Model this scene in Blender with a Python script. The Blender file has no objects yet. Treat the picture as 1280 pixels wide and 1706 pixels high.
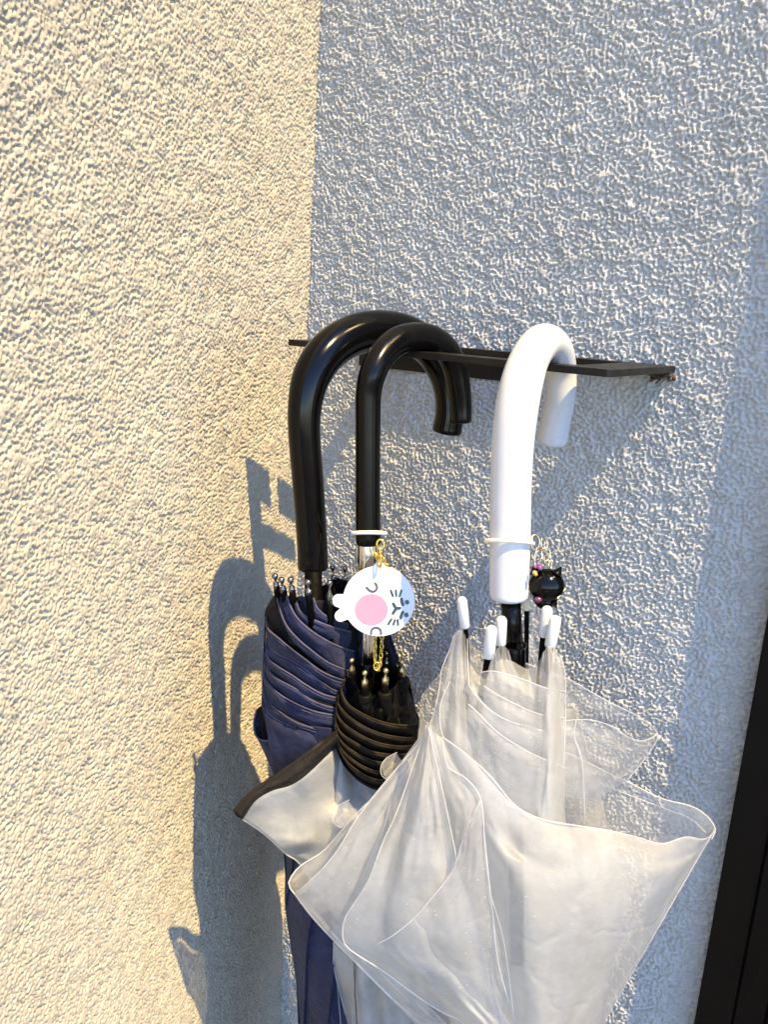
import bpy, math, random
import numpy as np
from mathutils import Vector, Matrix
random.seed(7)
scene = bpy.context.scene
col = scene.collection
rad = math.radians

# ------------------------------------------------------------------ camera, sky, sun, exposure
F_PX = 1384.4
ZOFF = 1.12                                     # eye height above the ground
RC = np.array([[0.9980, 0.0636, 0.0], [0.0149, -0.2345, 0.9720], [0.0618, -0.9700, -0.2350]])
# re-orthonormalise (rows: world axes in camera space x right, y down, z forward)
VPX, VPY = 275.66, 6567.28
dn = np.array([(VPX-640)/F_PX, (VPY-853)/F_PX, 1.0]); dn /= np.linalg.norm(dn)
hz = np.array([0, 0, 1.0]); hz = hz - dn*(hz@dn); hz /= np.linalg.norm(hz)
RC = np.stack([np.cross(hz, -dn), hz, -dn])
CAM = np.array([0, 0, ZOFF])
cd = bpy.data.cameras.new('camera'); cam = bpy.data.objects.new('camera', cd); col.objects.link(cam)
cd.sensor_fit = 'HORIZONTAL'; cd.sensor_width = 36; cd.lens = F_PX/1280*36
cd.clip_start = .01; cd.clip_end = 200
M3 = np.stack([RC@[1, 0, 0], RC@[0, -1, 0], RC@[0, 0, -1]], 1)
cam.matrix_world = Matrix([[*M3[0], 0], [*M3[1], 0], [*M3[2], ZOFF], [0, 0, 0, 1]])
scene.camera = cam
SUN = np.array([-0.3300, 0.4147, -0.848]); SUN /= np.linalg.norm(SUN)      # direction the light travels
world = bpy.data.worlds.new('World'); scene.world = world; world.use_nodes = True
wn = world.node_tree; wn.nodes.clear()
sky = wn.nodes.new('ShaderNodeTexSky'); sky.sky_type = 'NISHITA'; sky.sun_disc = False
sky.sun_elevation = math.asin(-SUN[2]); sky.sun_rotation = math.atan2(-SUN[0], -SUN[1]) % (2*math.pi)
sky.air_density = 1.0; sky.dust_density = 0.0; sky.ozone_density = 7.0; sky.altitude = 1500
bg = wn.nodes.new('ShaderNodeBackground'); bg.inputs[1].default_value = .15
wo = wn.nodes.new('ShaderNodeOutputWorld')
wn.links.new(sky.outputs[0], bg.inputs[0]); wn.links.new(bg.outputs[0], wo.inputs[0])
ld = bpy.data.lights.new('sun', 'SUN'); ld.energy = 2.75; ld.angle = rad(.5); ld.color = (1, .73, .34)
sun = bpy.data.objects.new('sun', ld); col.objects.link(sun)
sun.rotation_mode = 'QUATERNION'; sun.rotation_quaternion = Vector(-SUN).to_track_quat('Z', 'Y')
scene.view_settings.view_transform = 'Standard'; scene.view_settings.look = 'None'
scene.view_settings.exposure = 2.05; scene.view_settings.gamma = 1
scene.cycles.transparent_max_bounces = 40; scene.cycles.max_bounces = 10

# ------------------------------------------------------------------ geometry of the corner
T1, T2 = 0.599598, 1.255434
C0 = np.array([-0.0729, 0.7, 0.0])
U1 = np.array([math.cos(T1), -math.sin(T1), 0]); N1 = np.array([-math.sin(T1), -math.cos(T1), 0])
U2 = np.array([-math.cos(T2), -math.sin(T2), 0]); N2 = np.array([math.sin(T2), -math.cos(T2), 0])
ZR = -.0223                                     # height of the rack relative to the eye
UP = np.array([0, 0, 1.0])
def ray(x, y):
    return RC@np.array([(x-640)/F_PX, (y-853)/F_PX, 1.0])
def at(x, y, d):                                # point seen at x,y lying d metres off the right-hand wall
    r = ray(x, y); return r*((C0@N1+d)/(r@N1))+CAM
def atY(x, y, Y):                               # point seen at x,y at horizontal distance Y
    r = ray(x, y); return r*(Y/r[1])+CAM
def px2m(P, px):
    return px*((P-CAM)@(RC@[0, 0, 1]))/F_PX
def W(a, d, z):                                 # wall coordinates, z relative to the eye
    return C0+U1*a+N1*d+UP*z+CAM

# ------------------------------------------------------------------ helpers
def cr(P, n):
    """Catmull-Rom through the rows of P, n samples, uniform in arc length"""
    P = np.asarray(P, float)
    if len(P) == 2:
        t = np.linspace(0, 1, n)[:, None]; return P[0]*(1-t)+P[1]*t
    Q = np.vstack([2*P[0]-P[1], P, 2*P[-1]-P[-2]]); out = []
    k = 16
    for i in range(1, len(Q)-2):
        t = np.linspace(0, 1, k, endpoint=False)[:, None]
        a, b, c, d = Q[i-1], Q[i], Q[i+1], Q[i+2]
        out.append(.5*((2*b)+(c-a)*t+(2*a-5*b+4*c-d)*t*t+(3*b-a-3*c+d)*t**3))
    out = np.vstack(out+[Q[-2][None]])
    s = np.concatenate([[0], np.cumsum(np.linalg.norm(np.diff(out[:, :3], axis=0), axis=1))])
    q = np.linspace(0, s[-1], n)
    return np.stack([np.interp(q, s, out[:, j]) for j in range(out.shape[1])], 1)
def crp(P, n):
    """Catmull-Rom, uniform in the index of the control rows"""
    P = np.asarray(P, float); m = len(P)
    Q = np.concatenate([(2*P[0]-P[1])[None], P, (2*P[-1]-P[-2])[None]])
    u = np.linspace(0, m-1, n); out = []
    for x in u:
        i = min(int(x), m-2); t = x-i; a, b, c, d = Q[i], Q[i+1], Q[i+2], Q[i+3]
        out.append(.5*((2*b)+(c-a)*t+(2*a-5*b+4*c-d)*t*t+(3*b-a-3*c+d)*t**3))
    return np.array(out)
def link(name, verts, faces, mat, parent=None, smooth=True, flat_idx=()):
    me = bpy.data.meshes.new(name); me.from_pydata([tuple(v) for v in verts], [], faces); me.update()
    if smooth: me.shade_smooth()
    for i in flat_idx: me.polygons[i].use_smooth = False
    if mat: me.materials.append(mat)
    o = bpy.data.objects.new(name, me); col.objects.link(o)
    if parent:
        o.parent = parent; o.matrix_parent_inverse = Matrix.Identity(4)
        if parent.type == 'EMPTY' or True:
            pm = world_of(parent); o.location = Vector(-pm)
    return o
def world_of(o):
    v = Vector((0, 0, 0))
    while o: v += o.location; o = o.parent
    return v
def thing(name, label, cat, loc, group=None):
    o = bpy.data.objects.new(name, None); col.objects.link(o); o.location = Vector(loc)
    o.empty_display_size = .02; o['label'] = label; o['category'] = cat
    if group: o['group'] = group
    return o
def frames(P, ref=None):
    T = np.gradient(P, axis=0); T /= np.linalg.norm(T, axis=1)[:, None]+1e-12
    n = np.array(ref if ref is not None else ([0, 0, 1] if abs(T[0][2]) < .9 else [1, 0, 0]), float)
    Ns = []
    for t in T:
        n = n-t*(n@t); n /= np.linalg.norm(n)+1e-12; Ns.append(n.copy())
    Ns = np.array(Ns); return T, Ns, np.cross(T, Ns)
def tube_vf(P, R, seg=12, closed=False, bevel=0, flat=1.0):
    P = np.asarray(P, float); R = np.broadcast_to(np.asarray(R, float), (len(P),)).copy()
    T, A, B = frames(P)
    if bevel and not closed:
        pre = [P[0]-T[0]*0, P[0]+T[0]*bevel*.3, P[0]+T[0]*bevel]
        post = [P[-1]-T[-1]*bevel, P[-1]-T[-1]*bevel*.3, P[-1]]
        keep = (np.linalg.norm(P-P[0], axis=1) > bevel*1.3) & (np.linalg.norm(P-P[-1], axis=1) > bevel*1.3)
        P2 = np.vstack([pre, P[keep], post]); r0, r1 = R[0], R[-1]
        R2 = np.concatenate([[r0-bevel, r0-bevel*.3, r0], R[keep], [r1, r1-bevel*.3, r1-bevel]])
        A = np.vstack([[A[0]]*3, A[keep], [A[-1]]*3]); B = np.vstack([[B[0]]*3, B[keep], [B[-1]]*3]); P, R = P2, R2
    n = len(P); V = []
    for i in range(n):
        for k in range(seg):
            t = 2*math.pi*k/seg; V.append(P[i]+R[i]*(math.cos(t)*A[i]+flat*math.sin(t)*B[i]))
    Fc = []
    for i in range(n if closed else n-1):
        j = (i+1) % n
        for k in range(seg):
            l = (k+1) % seg; Fc.append((i*seg+k, i*seg+l, j*seg+l, j*seg+k))
    if not closed: Fc += [tuple(range(seg))[::-1], tuple((n-1)*seg+k for k in range(seg))]
    return V, Fc
def tube(name, P, R, mat, parent, seg=12, closed=False, bevel=0, flat=1.0):
    V, Fc = tube_vf(P, R, seg, closed, bevel, flat)
    return link(name, V, Fc, mat, parent, True, () if closed else (len(Fc)-1, len(Fc)-2))
def join(parts):
    V, Fc = [], []
    for v, f in parts:
        o = len(V); V += list(v); Fc += [tuple(i+o for i in q) for q in f]
    return V, Fc
def box_vf(c, ax, ay, az, bev=0):
    """box with full half vectors ax, ay, az, all 12 edges chamfered by bev"""
    import bmesh
    bm = bmesh.new(); bmesh.ops.create_cube(bm, size=2)
    lens = [np.linalg.norm(v) for v in (ax, ay, az)]
    for v in bm.verts: v.co = Vector((v.co.x*lens[0], v.co.y*lens[1], v.co.z*lens[2]))
    if bev: bmesh.ops.bevel(bm, geom=bm.edges[:], offset=bev, segments=2, affect='EDGES', profile=.6)
    bm.verts.ensure_lookup_table(); bm.verts.index_update()
    E = [np.array(v)/l for v, l in zip((ax, ay, az), lens)]
    V = [np.array(c)+E[0]*v.co.x+E[1]*v.co.y+E[2]*v.co.z for v in bm.verts]
    Fc = [tuple(v.index for v in f.verts) for f in bm.faces]; bm.free(); return V, Fc
def prism_vf(poly, origin, ex, ey, ez, h0, h1, bev=0):
    """polygon in (ex,ey) extruded along ez from h0 to h1"""
    import bmesh
    bm = bmesh.new(); vs = [bm.verts.new((p[0], p[1], h0)) for p in poly]; f = bm.faces.new(vs)
    r = bmesh.ops.extrude_face_region(bm, geom=[f])
    for v in r['geom']:
        if isinstance(v, bmesh.types.BMVert): v.co.z = h1
    bmesh.ops.recalc_face_normals(bm, faces=bm.faces[:])
    if bev:
        bmesh.ops.bevel(bm, geom=bm.edges[:], offset=bev, segments=2, affect='EDGES', profile=.6)
    bmesh.ops.triangulate(bm, faces=[f for f in bm.faces if len(f.verts) > 4])
    bm.verts.ensure_lookup_table(); bm.verts.index_update()
    V = [np.array(origin)+ex*v.co.x+ey*v.co.y+ez*v.co.z for v in bm.verts]
    Fc = [tuple(v.index for v in f.verts) for f in bm.faces]; bm.free(); return V, Fc
rng = np.random.default_rng(5)
def vnoise(u, v, seed):
    """smooth value noise on a grid"""
    r = np.random.default_rng(seed); G = r.standard_normal((64, 64))
    iu = np.floor(u).astype(int); iv = np.floor(v).astype(int); fu = u-iu; fv = v-iv
    fu = fu*fu*(3-2*fu); fv = fv*fv*(3-2*fv)
    g = lambda a, b: G[a % 64, b % 64]
    return (g(iu, iv)*(1-fu)+g(iu+1, iv)*fu)*(1-fv)+(g(iu, iv+1)*(1-fu)+g(iu+1, iv+1)*fu)*fv
def sheet(name, rows, Y, mat, parent, nu=40, nv=40, disp=None, wr=.8, seed=0, thick=.0003):
    """cloth or film through rows of (px, py, t) points; t = millimetres in front of distance Y"""
    R = np.array([cr(r, nu) for r in rows])            # rows x nu x 3
    G = crp(R, nv)                                     # nv x nu x 3
    v, u = np.meshgrid(np.linspace(0, 1, nv), np.linspace(0, 1, nu), indexing='ij')
    n = vnoise(u*5+seed, v*5, seed+3)+.5*vnoise(u*11, v*11+seed, seed+9)
    t = G[..., 2]+n*wr
    if disp is not None: t = t+disp(u, v)
    V = np.array([[atY(G[i, j, 0], G[i, j, 1], Y-t[i, j]/1000) for j in range(nu)] for i in range(nv)])
    Fc = [(i*nu+j, i*nu+j+1, (i+1)*nu+j+1, (i+1)*nu+j) for i in range(nv-1) for j in range(nu-1)]
    o = link(name, V.reshape(-1, 3), Fc, mat, parent)
    if thick:
        m = o.modifiers.new('thickness', 'SOLIDIFY'); m.thickness = thick; m.offset = 0
    o['grid'] = 0; del o['grid']
    return o, V
def edge_line(name, pts, Y, mat, parent, r=.0004, n=60, dt=.4):
    P = cr(pts, n); X = np.array([atY(p[0], p[1], Y-(p[2]+dt)/1000) for p in P])
    return tube(name, X, r, mat, parent, seg=6)

# ------------------------------------------------------------------ materials
def mat(name):
    m = bpy.data.materials.new(name); m.use_nodes = True; nt = m.node_tree
    return m, nt, nt.nodes['Principled BSDF'], nt.nodes['Material Output']
def noise(nt, scale, detail=4, rough=.5, dist=0):
    n = nt.nodes.new('ShaderNodeTexNoise'); n.inputs['Scale'].default_value = scale
    n.inputs['Detail'].default_value = detail; n.inputs['Roughness'].default_value = rough
    n.inputs['Distortion'].default_value = dist
    tc = nt.nodes.new('ShaderNodeTexCoord'); nt.links.new(tc.outputs['Object'], n.inputs['Vector']); return n
def ramp(nt, src, stops):
    r = nt.nodes.new('ShaderNodeValToRGB'); e = r.color_ramp.elements
    while len(e) < len(stops): e.new(.5)
    for s, (p, c) in zip(e, stops):
        s.position = p; s.color = (*c, 1) if len(c) == 3 else c
    nt.links.new(src, r.inputs[0]); return r
def bump(nt, bsdf, src, strength, dist):
    b = nt.nodes.new('ShaderNodeBump'); b.inputs['Strength'].default_value = strength; b.inputs['Distance'].default_value = dist
    nt.links.new(src, b.inputs['Height']); nt.links.new(b.outputs[0], bsdf.inputs['Normal']); return b
def simple(name, c, rough=.5, metal=0, coat=0, spec=.5, var=.15, vs=60, bs=0, bd=.0003, bscale=400, dust=None):
    m, nt, b, o = mat(name)
    n = noise(nt, vs, 5, .6)
    lo = tuple(max(0, x*(1-var)) for x in c); hi = tuple(min(1, x*(1+var)) for x in c)
    r = ramp(nt, n.outputs[0], [(.3, lo), (.7, hi)])
    nt.links.new(r.outputs[0], b.inputs['Base Color'])
    b.inputs['Roughness'].default_value = rough; b.inputs['Metallic'].default_value = metal
    b.inputs['Coat Weight'].default_value = coat; b.inputs['Specular IOR Level'].default_value = spec
    n2 = noise(nt, vs*3, 4, .6)
    rr = ramp(nt, n2.outputs[0], [(.35, (max(.02, rough*.8),)*3), (.75, (min(1, rough*1.25+.02),)*3)])
    nt.links.new(rr.outputs[0], b.inputs['Roughness'])
    if bs: bump(nt, b, noise(nt, bscale, 3, .6).outputs[0], bs, bd)
    return m
def stucco(c):
    m, nt, b, o = mat('stucco_paint')
    n = noise(nt, 14, 5, .6); n2 = noise(nt, 260, 4, .65)
    r = ramp(nt, n.outputs[0], [(.25, tuple(x*.92 for x in c)), (.75, tuple(x*1.08 for x in c))])
    r2 = ramp(nt, n2.outputs[0], [(.3, (.86, .85, .84)), (.6, (1, 1, 1))])
    mx = nt.nodes.new('ShaderNodeMix'); mx.data_type = 'RGBA'; mx.blend_type = 'MULTIPLY'; mx.inputs[0].default_value = 1
    nt.links.new(r.outputs[0], mx.inputs[6]); nt.links.new(r2.outputs[0], mx.inputs[7]); nt.links.new(mx.outputs[2], b.inputs['Base Color'])
    b.inputs['Roughness'].default_value = .8; b.inputs['Specular IOR Level'].default_value = .25
    bump(nt, b, noise(nt, 620, 5, .72, .4).outputs[0], .6, .0006)
    return m
def vinyl(name, milk, tint=(.63, .65, .68), scale=40, rough=.3, trans=.5):
    """thin milky plastic film: clear part + scattering part + surface gloss"""
    m, nt, b, out = mat(name); nt.nodes.remove(b)
    N = nt.nodes.new; L = nt.links.new
    tr = N('ShaderNodeBsdfTransparent'); tr.inputs[0].default_value = (.97, .97, .97, 1)
    df = N('ShaderNodeBsdfDiffuse'); tl = N('ShaderNodeBsdfTranslucent')
    n = noise(nt, scale, 6, .6, .3)
    r = ramp(nt, n.outputs[0], [(.3, tuple(x*k for x, k in zip(tint, (.86, .85, .82)))), (.6, tint)])
    L(r.outputs[0], df.inputs[0]); L(r.outputs[0], tl.inputs[0])
    sc = N('ShaderNodeMixShader'); sc.inputs[0].default_value = trans; L(df.outputs[0], sc.inputs[1]); L(tl.outputs[0], sc.inputs[2])
    # opacity varies: haze patches and small dried drops
    n2 = noise(nt, scale*.5, 8, .72, .8); r2 = ramp(nt, n2.outputs[0], [(.3, (milk*.76,)*3), (.7, (min(1, milk*1.2),)*3)])
    vo = N('ShaderNodeTexVoronoi'); vo.inputs['Scale'].default_value = 190; vo.inputs['Randomness'].default_value = 1
    tc = N('ShaderNodeTexCoord'); L(tc.outputs['Object'], vo.inputs['Vector'])
    vr = ramp(nt, vo.outputs['Distance'], [(.05, (1, 1, 1)), (.11, (0, 0, 0))])
    n3 = noise(nt, 28, 2); nr = ramp(nt, n3.outputs[0], [(.50, (0, 0, 0)), (.60, (1, 1, 1))])
    mu = N('ShaderNodeMath'); mu.operation = 'MULTIPLY'; L(vr.outputs[0], mu.inputs[0]); L(nr.outputs[0], mu.inputs[1])
    ad = N('ShaderNodeMath'); ad.operation = 'MULTIPLY_ADD'; ad.use_clamp = True; ad.inputs[1].default_value = .5
    L(mu.outputs[0], ad.inputs[0]); L(r2.outputs[0], ad.inputs[2])
    mx = N('ShaderNodeMixShader'); L(ad.outputs[0], mx.inputs[0]); L(tr.outputs[0], mx.inputs[1]); L(sc.outputs[0], mx.inputs[2])
    cw = N('ShaderNodeTexVoronoi'); cw.feature = 'DISTANCE_TO_EDGE'; cw.inputs['Scale'].default_value = 16
    wp = N('ShaderNodeVectorMath'); wp.operation = 'MULTIPLY_ADD'; wn_ = noise(nt, 18, 4, .6); wp.inputs[1].default_value = (.05, .05, .05)
    L(wn_.outputs['Color'], wp.inputs[0]); L(tc.outputs['Object'], wp.inputs[2]); L(wp.outputs[0], cw.inputs['Vector'])
    cr_ = ramp(nt, cw.outputs['Distance'], [(0, (0, 0, 0)), (.05, (1, 1, 1))])
    gl = N('ShaderNodeBsdfGlossy'); gl.inputs['Roughness'].default_value = rough; gl.inputs[0].default_value = (1, 1, 1, 1)
    fr = N('ShaderNodeFresnel'); ge = N('ShaderNodeNewGeometry'); mr = N('ShaderNodeMapRange')
    mr.inputs['To Min'].default_value = 1.4; mr.inputs['To Max'].default_value = 1/1.4
    L(ge.outputs['Backfacing'], mr.inputs['Value']); L(mr.outputs[0], fr.inputs[0])
    bp = N('ShaderNodeBump'); bp.inputs['Strength'].default_value = .4; bp.inputs['Distance'].default_value = .002
    hs = N('ShaderNodeMath'); hs.operation = 'MULTIPLY_ADD'; hs.inputs[1].default_value = .35
    L(cr_.outputs[0], hs.inputs[0]); L(noise(nt, 80, 8, .66, 1.2).outputs[0], hs.inputs[2]); L(hs.outputs[0], bp.inputs['Height']); L(bp.outputs[0], gl.inputs['Normal']); L(bp.outputs[0], df.inputs['Normal'])
    g2 = N('ShaderNodeMixShader'); fm = N('ShaderNodeMath'); fm.operation = 'MULTIPLY'; fm.inputs[1].default_value = .5
    L(fr.outputs[0], fm.inputs[0]); L(fm.outputs[0], g2.inputs[0]); L(mx.outputs[0], g2.inputs[1]); L(gl.outputs[0], g2.inputs[2])
    L(g2.outputs[0], out.inputs[0]); return m
def cloth(name, c, var=.2, rough=.75, sheen=.3, spec=.22):
    m, nt, b, o = mat(name)
    n = noise(nt, 45, 6, .7, .8)
    r = ramp(nt, n.outputs[0], [(.3, tuple(x*(1-var) for x in c)), (.7, tuple(x*(1+var) for x in c))])
    nt.links.new(r.outputs[0], b.inputs['Base Color']); b.inputs['Roughness'].default_value = rough
    b.inputs['Sheen Weight'].default_value = sheen; b.inputs['Sheen Roughness'].default_value = .4
    b.inputs['Specular IOR Level'].default_value = spec
    w = noise(nt, 110, 7, .66, 1.0); bump(nt, b, w.outputs[0], .6, .003)
    return m

M_WALLR = stucco((.465, .47, .468)); M_WALLL = stucco((.42, .388, .325))
M_RACK = simple('black_powder_coat', (.009, .0085, .008), .45, spec=.22, bs=.3, bd=.0002, bscale=900, var=.3)
M_BLKGLOSS = simple('black_gloss_plastic', (.002, .002, .0022), .13, spec=.22, var=.3, vs=40, bs=.05, bd=.0004, bscale=60)
M_BLKSAT = simple('black_satin_plastic', (.002, .002, .0022), .22, spec=.2, var=.3, vs=40, bs=.06, bd=.0004, bscale=90)
M_WHITE = simple('white_plastic', (.56, .57, .60), .3, coat=.1, var=.03, vs=30)
M_CHROME = simple('chrome', (.75, .74, .72), .12, metal=1, var=.08, vs=80)
M_BLKMETAL = simple('black_metal', (.0015, .0015, .0015), .6, spec=.05, var=.3)
M_BRASS = simple('brass', (.62, .50, .26), .3, metal=1, var=.15, vs=200)
M_STEEL = simple('dark_steel_tip', (.22, .22, .23), .22, metal=1, var=.1)
M_GOLD = simple('gold_chain', (.78, .58, .12), .25, metal=.9, var=.15, vs=300)
M_PALEGOLD = simple('pale_gold_chain', (.80, .66, .42), .22, metal=1, var=.1, vs=300)
M_NAVY = cloth('navy_cloth', (.014, .018, .052), .45, sheen=.08)
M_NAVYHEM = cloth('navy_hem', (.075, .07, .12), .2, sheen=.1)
M_NAVYIN = cloth('navy_lining_and_shade', (.004, .004, .007), .2, sheen=0)  # inside of the cloth, and the painted shade wedges between wraps
M_BLKFAB = cloth('black_trim_cloth', (.003, .0029, .0028), .25, rough=.5, sheen=0, spec=.14)
M_BLKBAND = cloth('worn_black_band', (.017, .0145, .012), .4, rough=.6, sheen=0)
M_STITCH = cloth('tan_stitching', (.040, .029, .019), .3, sheen=0, spec=.1)
M_VIN = vinyl('milky_vinyl', .40)
M_VINF = vinyl('milky_vinyl_front', .60)
M_VINC = vinyl('clear_vinyl', .34)
M_VINB = vinyl('frosted_vinyl', .66, tint=(.60, .63, .67))
M_HEM = vinyl('vinyl_hem', .62, tint=(.80, .82, .85), rough=.3)
M_SOFT = simple('white_elastic', (.85, .83, .80), .5, var=.03)
M_CREAM = simple('cream_elastic', (.84, .79, .68), .5, var=.03)
M_CREAMTIP = simple('cream_plastic', (.78, .70, .55), .4, var=.05)
M_ACR = simple('white_acrylic', (.62, .63, .65), .25, var=.02)
M_PINK = simple('pink_print', (.60, .20, .30), .35, var=.04)
M_GREY = simple('grey_print', (.05, .05, .055), .3, var=.1)
M_NAVYPR = simple('dark_blue_print', (.008, .028, .045), .3, var=.1)
M_DOOR = simple('black_door_paint', (.002, .002, .0022), .35, spec=.12, var=.3, vs=20, bs=.05, bd=.0005, bscale=200)
M_GROUND = simple('asphalt', (.055, .055, .057), .9, var=.2, vs=8, bs=.4, bd=.003, bscale=60)
M_WEB = simple('dusty_cobweb', (.07, .045, .028), .8, var=.3)
M_MAG = simple('magenta_enamel', (.35, .04, .26), .3, coat=.5, var=.05)
M_YEL = simple('yellow_enamel', (.45, .32, .05), .3, coat=.5, var=.05)

# ------------------------------------------------------------------ the two rendered walls
def stucco_field(nx, nz, dx, seed, kind):
    r = np.random.default_rng(seed)
    fx = np.fft.fftfreq(nx, dx)[None, :]; fz = np.fft.fftfreq(nz, dx)[:, None]
    def band(lam, bw, ax=1.0, az=1.0, sh=0.0):
        f = np.sqrt((fx*ax+fz*sh)**2+(fz*az)**2)
        w = np.exp(-((f*lam-1)/bw)**2); g = np.fft.ifft2(np.fft.fft2(r.standard_normal((nz, nx)))*w).real
        return g/g.std()
    lo = band(.030, .6); mid = band(.011, .5); n2 = band(.0022, .45)
    if kind == 'pit':
        s = band(.0031, .42, .85, 1.15, .30)+.30*n2+.14*lo+.14*mid
        pl = 1/(1+np.exp(-8*(s+.72)))
        g = np.abs(band(.0052, .45, .9, 1.15, .3)+.35*n2); gm = 1/(1+np.exp(-5*(band(.0065, .5)-.15)))
        h = 1.0*pl-.75*np.exp(-(g/.17)**2)*gm*pl+.06*n2+.10*mid+.10*lo
        return h*.0015
    s = band(.0036, .42)+.35*n2+.2*lo+.15*mid
    pl = 1/(1+np.exp(-6.5*(s+.35)))
    g = np.abs(band(.0064, .45)+.35*n2); gm = 1/(1+np.exp(-5*(band(.0068, .5)-.0)))
    h = .95*pl-.85*np.exp(-(g/.17)**2)*gm*(.4+.6*pl)+.10*n2*pl+.12*mid+.08*lo
    return h*.0019
def axis(a0, a1, lo, hi, dx, coarse):
    """dense from lo to hi, coarse outside"""
    L = np.arange(a0, lo, coarse) if a0 < lo else np.array([]); D = np.arange(lo, hi, dx)
    R = np.arange(hi+.001, a1, coarse) if a1 > hi else np.array([])
    return np.concatenate([L, D, R, [max(a1, hi+.002)]]), len(L), len(D)
def wall(label, U, Nn, amax, alo, ahi, zlo, zhi, seed, mt, kind):
    dx = .00073
    A, ia, na = axis(0, amax, alo, ahi, dx, .12); Z, iz, nz = axis(-ZOFF-.02, 1.5, zlo, zhi, dx, .12)
    H = np.full((len(Z), len(A)), .0006); H[iz:iz+nz, ia:ia+na] = stucco_field(na, nz, dx, seed, kind)
    P = (C0+CAM)[None, None]+U*A[None, :, None]+UP*Z[:, None, None]+Nn*H[..., None]
    nzv, nav = H.shape; idx = np.arange(nzv*nav).reshape(nzv, nav)
    q = np.stack([idx[:-1, :-1], idx[:-1, 1:], idx[1:, 1:], idx[1:, :-1]], -1).reshape(-1, 4)
    # back shell gives the wall its thickness
    b = len(idx.ravel()); c = []
    for a, z in ((0, Z[0]), (A[-1], Z[0]), (A[-1], Z[-1]), (0, Z[-1])):
        c.append(C0+CAM+U*a+UP*z-Nn*.12)
    V = np.vstack([P.reshape(-1, 3), c])
    co = [idx[0, 0], idx[0, -1], idx[-1, -1], idx[-1, 0]]
    ext = [[co[i], co[(i+1) % 4], b+(i+1) % 4, b+i] for i in range(4)]+[[b, b+1, b+2, b+3]]
    q = np.vstack([q, ext])
    if np.dot(np.cross(U, UP), Nn) < 0: q = q[:, ::-1]
    me = bpy.data.meshes.new('stucco_wall'); me.vertices.add(len(V)); me.vertices.foreach_set('co', V.astype(np.float32).ravel())
    me.loops.add(q.size); me.loops.foreach_set('vertex_index', q.astype(np.int32).ravel())
    me.polygons.add(len(q)); me.polygons.foreach_set('loop_start', np.arange(0, q.size, 4, dtype=np.int32))
    me.polygons.foreach_set('loop_total', np.full(len(q), 4, dtype=np.int32))
    sm = np.ones(len(q), bool); sm[-5:] = False; me.polygons.foreach_set('use_smooth', sm)
    me.update(calc_edges=True); me.validate(); me.materials.append(mt)
    o = bpy.data.objects.new('stucco_wall', me); col.objects.link(o); o['label'] = label; o['category'] = 'wall'
    return o
ADOOR = .381
wall('grey rough stucco wall that carries the umbrella rack, lit only on its ridges by grazing sun', U1, N1, ADOOR+.06, .0, ADOOR+.004, -.73, .24, 11, M_WALLR, 'worm')
wall('sunlit cream stucco wall on the left side of the corner with the umbrella shadows', U2, N2, 1.3, .0, .375, -.73, .24, 23, M_WALLL, 'pit')
g = link('ground', [(-6, -6, 0), (6, -6, 0), (6, 3, 0), (-6, 3, 0)], [(0, 1, 2, 3)], M_GROUND); g['kind'] = 'structure'

# door beside the rack wall: proud black frame and leaf
DP = .016
dr = thing('door', 'glossy black door with a proud black frame at the lower right edge', 'door', W(ADOOR, 0, -ZOFF))
def wbox(name, a0, a1, d0, d1, z0, z1, m, parent, bev=.0015):
    V, Fc = box_vf(W((a0+a1)/2, (d0+d1)/2, (z0+z1)/2), U1*(a1-a0)/2, N1*(d1-d0)/2, UP*(z1-z0)/2, bev)
    return link(name, V, Fc, m, parent, False)
wbox('door_frame', ADOOR, ADOOR+.022, -.02, DP, -ZOFF+.003, 1.2, M_DOOR, dr)
wbox('door_frame', ADOOR+.0221, ADOOR+.040, -.02, DP-.004, -ZOFF+.003, 1.2, M_DOOR, dr)
wbox('door_leaf', ADOOR+.0401, ADOOR+.86, -.03, DP-.012, -ZOFF+.01, 1.195, M_DOOR, dr)

# ------------------------------------------------------------------ the rack
D = .1152; XL, XR = .0820, .3027; TH = .0040
rk = thing('umbrella_rack', 'flat black metal umbrella rack with a long slot, screwed to the stucco wall', 'rack', W(XL, 0, ZR))
slotR_b, slotR_f = .274, .277
poly = [(XL, .0015), (XR, .0015), (XR, D-.002), (XR-.002, D), (XL, D), (XL, D-.036), (XL+.015, D-.036), (XL+.015, D-.017), (XL+.036, D-.017), (XL+.036, .014),
        (XL+.015, .014), (XL+.015, .050), (XL, .050)]
poly = [(XL, .0015), (XR, .0015), (XR, D-.002), (XR-.002, D), (XL, D), (XL, D-.034), (XL+.015, D-.034), (XL+.015, D-.017), (XL+.026, D-.017),
        (XL+.026, D-.072), (XL+.0362, D-.072), (XL+.0362, D-.017), (slotR_f, D-.017), (slotR_b, .014), (XL+.015, .014), (XL+.015, .068), (XL, .068)]
V, Fc = prism_vf(poly, W(0, 0, ZR), U1, N1, UP, -TH, 0, .0004)
link('rack_plate', V, Fc, M_RACK, rk, False)
fa0 = float((at(600, 600, .002)-CAM-C0)@U1); fa1 = float((at(842, 600, .002)-CAM-C0)@U1)
wbox('wall_flange', fa0, fa1, .0012, .0036, ZR-.021, ZR-TH+.0002, M_RACK, rk, .0004)
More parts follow.
